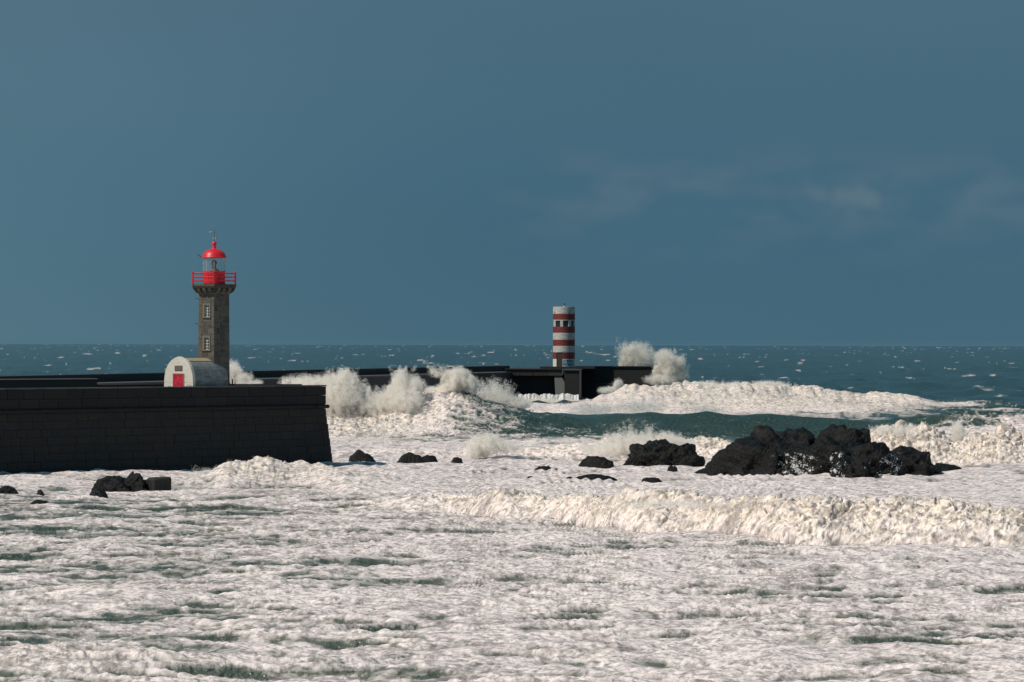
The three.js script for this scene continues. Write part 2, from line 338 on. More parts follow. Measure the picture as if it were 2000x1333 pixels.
{
  const pier = pierFrame(top(new THREE.Group(), 'stone_pier'));
  tag(pier, 'dark battered stone pier carrying the granite lighthouse, with a rounded cordon', 'pier');
  const r = rng(5), T0 = -16;
  const plan = (i, out) => [[T0, out - i], [PLEN + out - i, out - i], [PLEN + out - i, -2.6], [PLEN - 3.5 + out * 0.7, -7.2], [PLEN - 7.5, -9 - out], [T0, -9 - out]];
  part('core', prism(plan(0.07, 0.62), plan(0.07, 0), -1.6, CORDON - 0.2), stone(0.02, 0.02, 0.02), pier);
  part('deck', prism(plan(0.07, 0), plan(0.07, 0), CORDON - 0.196, DECK), stone(0.16, 0.155, 0.145, 0.35), pier);
  // battered face: courses of blocks
  const y0 = -0.9, y1 = CORDON - 0.22, courses = 9, ch = (y1 - y0) / courses, lean = Math.atan(0.45 / (y1 - 0));
  const geos = [1.05, 1.3, 1.55].map((w) => new RoundedBoxGeometry(w - 0.018, ch - 0.016, 0.5, 1, 0.02));
  for (let c = 0; c < courses; c++) {
    const y = y0 + (c + 0.5) * ch, out = 0.45 * (1 - y / y1) - 0.25;
    let t = -5.5 - r() * 0.8;
    const end = PLEN + 0.45 * (1 - y / y1) - 0.02;
    while (t < end - 0.2) {
      let k = Math.floor(r() * 3), w = [1.05, 1.3, 1.55][k], sx = 1;
      if (t + w > end - 0.5) { sx = (end - t) / w; }
      const wet = y < 1.5 + 0.5 * n2(t / 5, 3) || r() < 0.12;
      const m = part('block', geos[k], wet ? weedShadeMats[Math.floor(r() * 3)] : wallMats[Math.floor(r() * 4)], pier, t + w * sx / 2, y, out + (r() - 0.5) * 0.035);
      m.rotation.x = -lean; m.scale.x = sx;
      t += w * sx;
    }
  }
  // rounded cordon and the cavetto under it
  const cg = new THREE.CylinderGeometry(0.16, 0.16, 1.98, 12); cg.rotateZ(Math.PI / 2);
  for (let t = -6; t < PLEN + 0.1; t += 2) part('cordon_stone', cg, lichenShadeMats[Math.floor(r() * 3)], pier, Math.min(t + 1, PLEN - 0.85), CORDON - 0.02, 0.07);
  const nose = part('cordon_stone', new THREE.SphereGeometry(0.16, 12, 8), lichenShadeMats[0], pier, PLEN + 0.14, CORDON - 0.02, 0.07); nose.scale.set(1, 1, 1);
  const endc = new THREE.CylinderGeometry(0.16, 0.16, 2.6, 12); endc.rotateX(Math.PI / 2); part('cordon_stone', endc, lichenShadeMats[1], pier, PLEN + 0.1, CORDON - 0.02, -1.3);
  // upper courses: facing below the deck, free-standing parapet above it
  const up = [[CORDON + 0.15, DECK - 0.01, 0.4], [DECK, RIM - 0.12, 0.75]];
  for (const [a, b, dep] of up) {
    let t = -6 - r();
    const gs = [1.7, 2.1, 2.5].map((w) => new RoundedBoxGeometry(w - 0.025, b - a - 0.02, dep, 1, 0.025));
    while (t < PLEN - 0.15) {
      const k = Math.floor(r() * 3), w = [1.7, 2.1, 2.5][k], sx = t + w > PLEN - 0.8 ? (PLEN - t) / w : 1;
      const m = part('parapet_block', gs[k], lichenShadeMats[Math.floor(r() * 3)], pier, t + w * sx / 2, (a + b) / 2, 0.02 - dep / 2 + (r() - 0.5) * 0.02);
      m.scale.x = sx; t += w * sx;
    }
  }
  const sunlitCopeMats = [stone(0.13, 0.125, 0.115, 0.6), stone(0.10, 0.10, 0.095, 0.55, stoneMap2), stone(0.075, 0.075, 0.075, 0.5)];  // far paler than the parapet: its sunlit top is painted in
  for (let t = -6; t < PLEN - 0.1; t += 1.6) {
    const w = Math.min(1.6, PLEN + 0.03 - t);
    const m = part('coping_stone', new RoundedBoxGeometry(w - 0.02, 0.12, 0.84, 1, 0.025), sunlitCopeMats[Math.floor(r() * 3)], pier, t + w / 2, RIM - 0.058, -0.345 + (r() - 0.5) * 0.02);
    m.rotation.x = (r() - 0.5) * 0.01;
  }
  // seaward parapet, higher towards land
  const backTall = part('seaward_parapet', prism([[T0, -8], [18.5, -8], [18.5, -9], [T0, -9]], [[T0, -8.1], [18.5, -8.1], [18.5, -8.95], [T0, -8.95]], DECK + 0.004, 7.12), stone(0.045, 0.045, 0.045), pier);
  part('coping', prism([[T0, -8.02], [18.55, -8.02], [18.55, -9.03], [T0, -9.03]], [[T0, -8.06], [18.5, -8.06], [18.5, -9], [T0, -9]], 7.122, 7.2), stone(0.22, 0.21, 0.2, 0.6), backTall);  // pale colour stands for the sunlit top of this parapet
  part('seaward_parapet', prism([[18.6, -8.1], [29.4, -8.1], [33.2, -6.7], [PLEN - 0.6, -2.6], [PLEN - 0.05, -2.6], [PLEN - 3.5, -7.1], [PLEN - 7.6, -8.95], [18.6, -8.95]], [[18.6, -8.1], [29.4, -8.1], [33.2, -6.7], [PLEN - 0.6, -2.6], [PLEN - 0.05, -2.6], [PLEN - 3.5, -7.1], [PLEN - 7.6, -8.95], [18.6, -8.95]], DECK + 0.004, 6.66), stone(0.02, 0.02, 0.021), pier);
  const post = part('mooring_post', new THREE.CylinderGeometry(0.05, 0.06, 0.45, 10), std(lin(0.02, 0.02, 0.022), 0.5), pier, 33.2, 6.66 + 0.2, -6.9);
  post.rotation.z = 0.04;
}

// ---------------------------------------------------------------- granite lighthouse
const red = lin(0.62, 0.012, 0.025);
const matRed = new THREE.MeshPhysicalMaterial({ color: red, roughness: 0.42, bumpMap: fineNoise, bumpScale: 0.004 });
const matGlass = new THREE.MeshPhysicalMaterial({ color: lin(0.85, 0.95, 0.93), roughness: 0.03, transmission: 0.92, thickness: 0, ior: 1.5 });
const matDark = std(lin(0.02, 0.022, 0.024), 0.5);
{
  const L = top(new THREE.Group(), 'lighthouse');
  tag(L, 'six-sided grey granite lighthouse with red lantern and gallery rail on the stone pier', 'lighthouse');
  const base = at(417.5, 700, 313); base.y = DECK + 0.004;
  L.position.copy(base);
  L.rotation.y = Math.atan2(-base.x, 313);                            // one edge towards the viewer
  const H = 14.0 - DECK, R = (y) => mix(1.47, 1.40, y / H);
  const vert = (k, rad) => { const a = k * Math.PI / 3; return [Math.sin(a) * rad, Math.cos(a) * rad]; };
  const granite = [stone(0.135, 0.130, 0.108), stone(0.108, 0.107, 0.094, 0.8, stoneMap2), stone(0.15, 0.14, 0.112), stone(0.092, 0.092, 0.083)];
  const ochre = [stone(0.17, 0.125, 0.072), stone(0.14, 0.108, 0.068, 0.8, stoneMap2)];
  const r = rng(77);
  part('core', prism([0, 1, 2, 3, 4, 5].map((k) => vert(k, 1.47 * 0.88)), [0, 1, 2, 3, 4, 5].map((k) => vert(k, 1.40 * 0.88)), 0, H), stone(0.05, 0.05, 0.047), L);
  const ch = H / 18;
  const wins = [[9.41 - DECK, 10.63 - DECK], [12.06 - DECK, 13.25 - DECK]];
  const wA = 0.27, wB = 0.77;
  for (let c = 0; c < 18; c++) for (let f = 0; f < 6; f++) {
    const y0 = c * ch, y1 = y0 + ch;
    let cuts = c % 2 ? [0, 0.24, 0.62, 1] : [0, 0.38, 0.76, 1];
    cuts = cuts.map((q, i) => (i && i < cuts.length - 1 ? q + (r() - 0.5) * 0.08 : q));
    const hit = f === 5 && wins.some(([a, b]) => y0 < b - 0.05 && y1 > a + 0.05);
    const spans = hit ? [[0, wA], [wB, 1]] : cuts.slice(1).map((q, i) => [cuts[i], q]);
    for (const [a, b] of spans) {
      const A = vert(f, 1), B = vert(f + 1, 1), ga = a > 0 ? 0.006 : 0, gb = b < 1 ? 0.006 : 0, bulge = 1 + (r() - 0.5) * 0.008;
      const p = (q, s) => [mix(A[0], B[0], q) * s, mix(A[1], B[1], q) * s];
      const ring = (y) => [p(a + ga, R(y) * bulge), p(b - gb, R(y) * bulge), p(b - gb, R(y) * 0.8), p(a + ga, R(y) * 0.8)];
      const isQuoin = (a === 0 || b === 1) && (f === 5 ? a === 0 : f === 4 && r() < 0.5);
      part('block', prism(ring(y0), ring(y1), y0 + 0.006, y1 - 0.006), isQuoin ? ochre[Math.floor(r() * 2)] : granite[Math.floor(r() * 4)], L);
    }
  }
  for (const [a, b] of wins) for (const [lo, hi] of [[Math.floor((a + 0.05) / ch) * ch, a], [b, Math.ceil((b - 0.05) / ch) * ch]]) {   // stones above and below each window
    if (hi - lo < 0.03) continue;
    const A = vert(5, 1), B = vert(6, 1), p = (q, s) => [mix(A[0], B[0], q) * s, mix(A[1], B[1], q) * s], ring = (y) => [p(wA + 0.006, R(y)), p(wB - 0.006, R(y)), p(wB - 0.006, R(y) * 0.8), p(wA + 0.006, R(y) * 0.8)];
    part('block', prism(ring(lo), ring(hi), lo + 0.006, hi - 0.006), granite[Math.floor(r() * 4)], L);
  }
  // windows in the lit face
  const pale = stone(0.30, 0.28, 0.235), white = std(lin(0.62, 0.62, 0.58), 0.5);
  for (const [a, b] of wins) {
    const w = new THREE.Group(); w.name = 'window'; L.add(w);
    const ym = (a + b) / 2, ang = -Math.PI / 6, ap = R(ym) * Math.cos(Math.PI / 6), along = (0.52 - 0.5) * R(ym);
    w.position.set(Math.sin(ang) * ap + Math.cos(ang) * along, a, Math.cos(ang) * ap - Math.sin(ang) * along);
    w.rotation.y = ang;
    const hh = b - a, W = 0.70;
    const frame = mergeGeometries([box(0.13, hh, 0.3).translate(-W / 2 + 0.065, hh / 2, -0.1), box(0.13, hh, 0.3).translate(W / 2 - 0.065, hh / 2, -0.1), box(W - 0.262, 0.13, 0.3).translate(0, hh - 0.065, -0.1)]);
    part('frame', frame, pale, w);
    part('sill', new RoundedBoxGeometry(W + 0.06, 0.1, 0.36, 1, 0.02), pale, w, 0, 0.045, -0.08);
    const gw = W - 0.26, gh = hh - 0.23;
    for (let i = 0; i < 2; i++) for (let j = 0; j < 4; j++) part('pane', box(gw / 2 - 0.045, gh / 4 - 0.04, 0.012), new THREE.MeshPhysicalMaterial({ color: lin(0.015, 0.02, 0.025), roughness: 0.12 }), w, (i - 0.5) * gw / 2, 0.1 + (j + 0.5) * gh / 4, -0.12);
    const bars = [box(0.05, gh, 0.05).translate(0, 0.1 + gh / 2, -0.1), box(0.04, gh, 0.05).translate(-gw / 2 + 0.02, 0.1 + gh / 2, -0.1), box(0.04, gh, 0.05).translate(gw / 2 - 0.02, 0.1 + gh / 2, -0.1)];
    for (let j = 0; j <= 4; j++) bars.push(box(gw, 0.04, 0.046).translate(0, 0.1 + clamp(j * gh / 4, 0.02, gh - 0.02), -0.1));
    part('glazing_bars', mergeGeometries(bars), white, w);
  }
  for (const yy of [13.62, 11.6]) { const sp = part('iron_bracket', new THREE.CylinderGeometry(0.02, 0.025, 0.34, 8), matDark, L, -1.36, yy - DECK, 0.62); sp.rotation.z = 1.45; }
  // corbelled cornice and gallery slab
  const ringOf = (rad) => [0, 1, 2, 3, 4, 5].map((k) => vert(k, rad));
  part('moulding', prism(ringOf(1.44), ringOf(1.56), H + 0.004, H + 0.1), granite[2], L);
  part('cornice', prism(ringOf(1.52), ringOf(1.72), H + 0.104, H + 0.48), granite[3], L);
  for (let f = 0; f < 6; f++) for (let k = 0; k < 3; k++) {
    const q = (k + 0.5) / 3, A = vert(f, 1), B = vert(f + 1, 1), cx = mix(A[0], B[0], q), cz = mix(A[1], B[1], q), a = (f + 0.5) * Math.PI / 3;
    const sh = new THREE.Shape([new THREE.Vector2(0, 0), new THREE.Vector2(0.12, 0), new THREE.Vector2(0.3, 0.14), new THREE.Vector2(0.42, 0.38), new THREE.Vector2(0, 0.38)]);
    const g = new THREE.ExtrudeGeometry(sh, { depth: 0.26, bevelEnabled: false }).translate(0, 0, -0.13).rotateY(-Math.PI / 2);
    const m = part('corbel', g, (k === 0 && f === 5) ? ochre[1] : granite[(k + f) % 4], L, cx * 1.5, H + 0.1, cz * 1.5); m.rotation.y = a;
  }
  const slabY = 14.49 - DECK;
  part('gallery_slab', prism(ringOf(1.98), ringOf(2.07), slabY, slabY + 0.16), stone(0.075, 0.065, 0.05), L);
  part('gallery_floor', prism(ringOf(2.07), ringOf(2.04), slabY + 0.162, slabY + 0.30), stone(0.10, 0.085, 0.065, 0.8, stoneMap2), L);
  const G = slabY + 0.302;
  // red railing: six posts, three rails a side
  for (let k = 0; k < 6; k++) {
    const [x, z] = vert(k, 1.98);
    const post = part('rail_post', new THREE.CylinderGeometry(0.06, 0.065, 0.95, 10), matRed, L, x, G + 0.475, z);
    part('cap', new THREE.SphereGeometry(0.078, 10, 8), matRed, post, 0, 0.49, 0);
    const [x2, z2] = vert(k + 1, 1.98), len = 1.98;
    for (const yy of [0.3, 0.6, 0.9]) { const rail = part('rail', new THREE.CylinderGeometry(0.026, 0.026, len - 0.1, 8), matRed, L, (x + x2) / 2, G + yy, (z + z2) / 2); rail.rotation.set(0, (k + 0.5) * Math.PI / 3, Math.PI / 2, 'YXZ'); }
  }
  // lantern: drum, glazed ring, lens, dome
  const drumH = 1.07;
  const drum = part('lantern_drum', new THREE.LatheGeometry([[0, 0], [0.92, 0], [0.92, 0.1], [0.89, 0.13], [0.89, drumH - 0.1], [0.93, drumH - 0.06], [0.93, drumH], [0, drumH]].map((q) => new THREE.Vector2(...q)), 40), matRed, L, 0, G, 0);
  for (let k = 0; k < 8; k++) { const a = k * Math.PI / 4 + 0.2, rib = part('panel_seam', box(0.03, drumH - 0.24, 0.02), matRed, drum, Math.sin(a) * 0.895, drumH / 2, Math.cos(a) * 0.895); rib.rotation.y = a; }
  const gy = G + drumH, gh = 1.1;
  for (let k = 0; k < 8; k++) {
    const a = k * Math.PI / 4, pane = part('lantern_pane', new THREE.CylinderGeometry(0.855, 0.855, gh, 6, 1, true, a + 0.03, Math.PI / 4 - 0.06), matGlass, L, 0, gy + gh / 2, 0);
    part('mullion', new THREE.CylinderGeometry(0.022, 0.022, gh, 8), std(lin(0.42, 0.46, 0.43), 0.5), L, Math.sin(a) * 0.86, gy + gh / 2, Math.cos(a) * 0.86);
  }
  const lamp = part('lens_pedestal', new THREE.LatheGeometry([[0, 0], [0.45, 0], [0.4, 0.1], [0.2, 0.22], [0.16, 0.4], [0, 0.4]].map((q) => new THREE.Vector2(...q)), 24), std(lin(0.10, 0.14, 0.13), 0.5), L, 0, gy, 0);
  part('lens', new THREE.LatheGeometry([[0, 0], [0.16, 0.02], [0.24, 0.16], [0.24, 0.3], [0.16, 0.46], [0.05, 0.52], [0, 0.52]].map((q) => new THREE.Vector2(...q)), 24), new THREE.MeshPhysicalMaterial({ color: lin(0.03, 0.05, 0.05), roughness: 0.08 }), lamp, 0, 0.4, 0);
  const dy = gy + gh;
  const dome = part('dome', new THREE.LatheGeometry([[0.78, -0.03], [1.0, -0.05], [1.03, 0.0], [0.99, 0.05], [0.955, 0.1], [0.93, 0.2], [0.85, 0.36], [0.71, 0.51], [0.52, 0.62], [0.3, 0.69], [0.2, 0.71], [0.15, 0.76], [0.13, 0.82], [0.16, 0.86], [0.13, 0.9], [0.12, 0.98], [0, 0.98]].map((q) => new THREE.Vector2(...q)), 44), matRed, L, 0, dy, 0);
  part('ball_finial', new THREE.SphereGeometry(0.205, 24, 16), matRed, dome, 0, 1.12, 0);
  part('gutter_spout', new THREE.CylinderGeometry(0.025, 0.03, 0.42, 8), matDark, dome, -1.16, 0.12, 0.2).rotation.z = 0.9;
  const vane = part('weather_vane', new THREE.CylinderGeometry(0.018, 0.022, 0.98, 8), std(lin(0.12, 0.06, 0.06), 0.5), L, 0, dy + 1.32 + 0.48, 0);
  for (const [w, y, s] of [[0.58, 0.24, 0.02], [0.5, -0.24, 0.02]]) part('cross_arm', box(w, s, s), std(lin(0.12, 0.12, 0.13), 0.5), vane, 0, y, 0);
  part('vane_plate', box(0.22, 0.10, 0.014), std(lin(0.45, 0.45, 0.43), 0.4), vane, -0.3, 0.27, 0);
  for (const x of [-0.085, 0.085]) part('letter_plate', box(0.05, 0.16, 0.014), std(lin(0.6, 0.6, 0.58), 0.4), vane, x, -0.24, 0.02);
}

// ---------------------------------------------------------------- vaulted hut beside the tower
{
  const hut = top(new THREE.Group(), 'vaulted_hut');
  tag(hut, 'small white barrel-vaulted hut with a red door at the foot of the lighthouse', 'hut');
  const T = 22.1, LEN = 3.9, W = 3.15, HT = 3.12;
  hut.position.copy(onPier(T, DECK + 0.004, -2.42)); hut.rotation.y = pierTurn;       // x along the vault, z out to the wall
  const arch = (w, h, peak) => {
    const s = new THREE.Shape(); s.moveTo(-w / 2, 0); s.lineTo(w / 2, 0); s.lineTo(w / 2, 0.95);
    for (let i = 1; i < 28; i++) { const a = i / 28 * Math.PI; s.lineTo(Math.cos(a) * w / 2, 0.95 + Math.pow(Math.sin(a), 0.8) * (h - 0.95) + (peak ? peak * Math.max(0, 1 - Math.abs(Math.cos(a)) * 3.2) : 0)); }
    s.lineTo(-w / 2, 0.95); s.lineTo(-w / 2, 0);
    return s;
  };
  const cv = (w, h, f) => { const c = document.createElement('canvas'); c.width = w; c.height = h; f(c.getContext('2d')); const t = new THREE.CanvasTexture(c); t.colorSpace = THREE.SRGBColorSpace; t.wrapS = t.wrapT = THREE.ClampToEdgeWrapping; return t; };
  const r = rng(9);
  const vaultMap = noiseTex(512, (u, v) => { const s = wrapN(u, v, 4, 3), st = wrapN(u, v * 0.08, 18, 6); const k = 0.62 + 0.3 * s + 0.25 * st; return [k * 1.02, k, k * 0.95]; });
  vaultMap.repeat.set(0.3, 0.3);
  const vault = new THREE.ExtrudeGeometry(arch(W - 0.12, HT - 0.08, 0), { depth: LEN, bevelEnabled: false, curveSegments: 8 }).rotateY(Math.PI / 2);
  part('vault', vault, std(lin(0.32, 0.36, 0.37), 0.6, { map: vaultMap, bumpMap: fineNoise, bumpScale: 0.01 }), hut, 0.2, 0, 0);  // blue-grey render, darkened to carry the shade on the vault's side
  // rust-yellow ridge capping
  const ridgeS = new THREE.Shape(); for (let i = -8; i <= 8; i++) { const a = Math.PI / 2 - i / 8 * 0.52, x = Math.cos(a) * (W - 0.06) / 2, y = 0.95 + Math.pow(Math.sin(a), 0.8) * (HT - 0.05 - 0.95); i === -8 ? ridgeS.moveTo(x, y) : ridgeS.lineTo(x, y); }
  ridgeS.lineTo(0.5, HT - 0.5); ridgeS.lineTo(-0.5, HT - 0.5);
  part('ridge_capping', new THREE.ExtrudeGeometry(ridgeS, { depth: LEN - 0.25, bevelEnabled: false }).rotateY(Math.PI / 2), stone(0.52, 0.43, 0.28, 0.7), hut, 0.27, 0.012, 0);
  // gable slab with scribbles
  const gm = cv(512, 512, (c) => {
    c.fillStyle = '#cfcdc2'; c.fillRect(0, 0, 512, 512);
    for (let i = 0; i < 900; i++) { c.fillStyle = `rgba(${120 + r() * 60},${118 + r() * 55},${100 + r() * 50},${r() * 0.1})`; c.beginPath(); c.ellipse(r() * 512, r() * 512, 4 + r() * 22, 3 + r() * 14, 0, 0, 7); c.fill(); }
    c.strokeStyle = 'rgba(70,80,70,0.55)'; c.lineWidth = 2.5; c.beginPath(); c.moveTo(0, 338); c.lineTo(512, 336); c.stroke();
    c.strokeStyle = 'rgba(25,32,34,0.9)'; c.lineWidth = 5; c.lineCap = 'round';
    const q = [[[20, 370], [32, 410], [36, 375], [50, 372]], [[60, 362], [62, 398], [78, 366]], [[96, 360], [112, 376], [92, 392], [108, 410]], [[52, 420], [90, 424]], [[70, 406], [68, 450]], [[40, 440], [62, 462]], [[400, 380], [420, 400], [440, 372]], [[430, 430], [470, 436]]];
    for (const l of q) { c.beginPath(); c.moveTo(...l[0]); for (const p of l.slice(1)) c.lineTo(...p); c.stroke(); }
  });
  const gable = new THREE.ExtrudeGeometry(arch(W, HT, 0.07), { depth: 0.28, bevelEnabled: true, bevelSize: 0.02, bevelThickness: 0.02, bevelSegments: 1 });
  { const p = gable.attributes.position, uv = gable.attributes.uv; for (let i = 0; i < p.count; i++) uv.setXY(i, 0.5 - p.getX(i) / W, p.getY(i) / (HT + 0.2)); }
  gable.rotateY(Math.PI / 2);
  // after the turn the outer face (at x = 0) looks towards land
  { const uv = gable.attributes.uv; for (let i = 0; i < uv.count; i++) uv.setX(i, 1 - uv.getX(i)); }
  const gw = part('gable_wall', gable, std(lin(1, 1, 1), 0.75, { map: gm, bumpMap: fineNoise, bumpScale: 0.01 }), hut, -0.1, 0, 0);
  const dm = cv(128, 256, (c) => {
    c.fillStyle = '#b0082e'; c.fillRect(0, 0, 128, 256);
    for (let i = 0; i < 60; i++) { c.strokeStyle = `rgba(${200 + r() * 50},${120 + r() * 90},${130 + r() * 80},${0.4 + r() * 0.5})`; c.lineWidth = 2 + r() * 3; const x = r() * 120, y = r() * 250; c.beginPath(); c.moveTo(x, y); c.lineTo(x + (r() - 0.5) * 22, y + (r() - 0.5) * 26); c.stroke(); }
  });
  const door = part('door', box(0.06, 1.8, 1.05), std(lin(1, 1, 1), 0.5, { map: dm }), hut, -0.135, 0.9, 0.02);
  part('door_frame', mergeGeometries([box(0.08, 1.86, 0.07).translate(0, 0.93, -0.57), box(0.08, 1.86, 0.07).translate(0, 0.93, 0.57), box(0.08, 0.06, 1.07).translate(0, 1.833, 0)]), std(lin(0.25, 0.2, 0.15), 0.7), hut, -0.14, 0, 0.02);
  part('handle', new THREE.SphereGeometry(0.035, 10, 8), matDark, door, -0.05, 0.05, 0.4);
  const vent = part('vent', box(0.05, 0.42, 0.82), std(lin(0.13, 0.10, 0.09), 0.7), hut, -0.135, 2.28, 0.02);
  for (let k = 0; k < 6; k++) { const s = part('slat', box(0.03, 0.05, 0.78), std(lin(0.24, 0.19, 0.17), 0.6), vent, -0.035, -0.17 + k * 0.068, 0); s.rotation.z = 0.5; }
}

// ---------------------------------------------------------------- outer breakwater and its striped light
{
  const bw = top(new THREE.Group(), 'breakwater');
  tag(bw, 'long low dark concrete breakwater running out behind the stone pier to the striped light', 'breakwater');
  const a = new THREE.Vector2(-56, 424), b = new THREE.Vector2(4.5, 676), u = b.clone().sub(a).normalize(), n = new THREE.Vector2(u.y, -u.x);
  const q = (t, o) => [a.x + u.x * t + n.x * o, -(a.y + u.y * t + n.y * o)];
  const Lb = a.distanceTo(b), conc = (k) => stone(0.05 * k, 0.05 * k, 0.052 * k, 0.8, stoneMap2);
  const seg = 12;
  for (let i = -5; i < seg; i++) {
    const t0 = i / seg * Lb, t1 = (i + 1) / seg * Lb - 0.06;
    part('wall_section', prism([q(t0, 0.5), q(t1, 0.5), q(t1, -9), q(t0, -9)], [q(t0, 0), q(t1, 0), q(t1, -9), q(t0, -9)], -4, 5.1), conc(0.8 + 0.25 * n2(i * 1.7, 2)), bw);
    part('parapet', prism([q(t0, -5), q(t1, -5), q(t1, -7), q(t0, -7)], [q(t0, -5), q(t1, -5), q(t1, -7), q(t0, -7)], 5.104, 6.25), conc(0.6 + 0.2 * n2(i * 2.3, 5)), bw);
    part('coping', prism([q(t0, 0.15), q(t1, 0.15), q(t1, -4.9), q(t0, -4.9)], [q(t0, 0.12), q(t1, 0.12), q(t1, -4.9), q(t0, -4.9)], 5.104, 5.3), conc(1.8), bw);
  }
  const head = top(new THREE.Group(), 'jetty');
  tag(head, 'dark concrete pier head with buttress and sloping chute under the striped light', 'pier head');
  const rect = (x0, x1, d0, d1) => [[x0, -d0], [x1, -d0], [x1, -d1], [x0, -d1]];
  const R2 = (x0, x1, d0, d1, y0, y1, m, nm, par = head) => part(nm, prism(rect(x0, x1, d0, d1), rect(x0, x1, d0, d1), y0, y1), m, par);
  const cA = stone(0.032, 0.030, 0.028, 0.8, stoneMap2), cB = stone(0.022, 0.023, 0.024, 0.75, stoneMap2), cC = stone(0.06, 0.06, 0.06, 0.8);
  R2(0.2, 9.0, 658, 700, -4, 4.7, cB, 'body');
  for (let k = 0; k < 4; k++) R2(-1.2 + k * 2.45, -1.2 + k * 2.45 + 2.4, 656.6, 700, 4.704, 5.75, k > 2 ? stone(0.055, 0.048, 0.038, 0.8) : cA, 'deck_slab');
  R2(-1.2, 8.6, 656.4, 657.2, 5.754, 5.86, cC, 'kerb');
  const but = R2(8.9, 11.75, 655, 672, -4, 5.55, cB, 'buttress');
  R2(8.75, 11.9, 654.8, 672, 5.554, 5.75, cC, 'cap', but);
  R2(11.42, 11.76, 654.7, 654.99, -1.5, 5.5, stone(0.10, 0.10, 0.10), 'corner_strip', but);
  part('chute', prism([[7.4, -655.4], [9.9, -655.4], [9.9, -657.9], [7.4, -657.9]], [[7.2, -656.9], [8.4, -656.9], [8.4, -657.9], [7.2, -657.9]], 1.2, 4.69), stone(0.11, 0.12, 0.125, 0.5), head);
  R2(11.5, 26.5, 686, 692, -4, 6.0, cB, 'wing_wall');
  R2(11.3, 26.6, 685.8, 692.2, 6.004, 6.16, stone(0.025, 0.025, 0.026), 'coping');
  R2(11.8, 19, 680, 685.9, -4, 3.15, cA, 'berm');
  R2(5, 14.5, 673, 692, 5.76, 6.1, cB, 'light_plinth');
  R2(0.5, 11.2, 645.5, 654.6, -4, 1.45, cC, 'apron');

  const S = top(new THREE.Group(), 'striped_lighthouse');
  tag(S, 'round red and white banded light tower on the far breakwater head', 'lighthouse');
  const c = at(1101.5, 700, 684); S.position.set(c.x, 6.104, -684);
  S.rotation.y = Math.atan2(-c.x, 684);
  const k = FOCAL / 684, Y = (py) => EYE - (py - hz(1101.5)) / k - 6.104, RR = 1.945;
  const wht = std(lin(0.56, 0.57, 0.54), 0.6, { map: stoneMap, bumpMap: fineNoise, bumpScale: 0.01 }), rd = std(lin(0.20, 0.030, 0.027), 0.6, { map: stoneMap, bumpMap: fineNoise, bumpScale: 0.01 });
  const cyl = (y0, y1, rad, mat, nm, a0 = 0, len = Math.PI * 2, par = S) => part(nm, new THREE.CylinderGeometry(rad, rad, y1 - y0 - 0.004, Math.max(4, Math.round(56 * len / 6.28)), 1, len < 6.28, a0, len), mat, par, 0, (y0 + y1) / 2, 0);
  const bands = [[600.6, 613.5, 1], [613.5, 625, 0], [638.4, 650.5, 0], [650.5, 664, 1], [664, 676, 0], [676, 688.5, 1]];
  for (const [t, bo, w] of bands) cyl(Y(bo), Y(t), RR + (w ? 0 : 0.003), w ? wht : rd, w ? 'white_band' : 'red_band');
  // window storey: recessed dark drum between eight white piers
  cyl(Y(638.4), Y(625), RR - 0.35, matDark, 'lamp_room');
  const r = rng(3);
  for (let i = 0; i < 8; i++) {
    const w0 = (10 + 45 * i + 15) * Math.PI / 180, len = 15 * Math.PI / 180;
    const outer = [], inner = [];
    for (let s = 0; s <= 4; s++) { const a = w0 + len * s / 4; outer.push([Math.sin(a) * RR, Math.cos(a) * RR]); inner.unshift([Math.sin(a) * (RR - 0.3), Math.cos(a) * (RR - 0.3)]); }
    part('window_pier', prism([...outer, ...inner], [...outer, ...inner], Y(638.4), Y(626.6)), wht, S);
    const pane = part('window_pane', new THREE.CylinderGeometry(RR - 0.2, RR - 0.2, Y(626.6) - Y(638.4), 6, 1, true, w0 - 30 * Math.PI / 180, 30 * Math.PI / 180), new THREE.MeshPhysicalMaterial({ color: lin(0.02, 0.03, 0.035), roughness: 0.1 }), S, 0, (Y(626.6) + Y(638.4)) / 2, 0);
    void pane;
  }
  cyl(Y(626.6), Y(625), RR, wht, 'lintel_ring');
  // lowest storey with a door opening
  const d0 = -42 * Math.PI / 180, d1 = -7 * Math.PI / 180;
  cyl(0, Y(688.5), RR - 0.3, matDark, 'inner_wall');
  const scrib = (() => { const cnv = document.createElement('canvas'); cnv.width = 1024; cnv.height = 128; const g = cnv.getContext('2d'); g.fillStyle = '#c6c9c4'; g.fillRect(0, 0, 1024, 128); g.fillStyle = '#5f93a8'; g.fillRect(10, 12, 205, 108); for (let i = 0; i < 34; i++) { g.strokeStyle = ['#0e2a38', '#dfe6e4', '#12394a', '#2d6c86'][i % 4]; g.lineWidth = 4 + r() * 7; g.beginPath(); const x = 20 + r() * 180, y = 22 + r() * 80; g.moveTo(x, y); g.quadraticCurveTo(x + (r() - 0.5) * 60, y + (r() - 0.5) * 60, x + (r() - 0.5) * 60, y + (r() - 0.5) * 50); g.stroke(); } const t = new THREE.CanvasTexture(cnv); t.colorSpace = THREE.SRGBColorSpace; return t; })();
  const full = Math.PI * 2 - (d1 - d0);
  cyl(0, Y(701.5), RR, std(lin(1, 1, 1), 0.7, { map: scrib }), 'white_band', d1, full);
  cyl(Y(701.5), Y(688.5) - 0.002, RR + 0.003, rd, 'red_band', d1, full);
  const dr = part('door', box(1.1, Y(690) - 0.02, 0.1), std(lin(0.03, 0.022, 0.02), 0.6), S, Math.sin(-0.43) * 1.72, Y(690) / 2, Math.cos(-0.43) * 1.72); dr.rotation.y = -0.43;
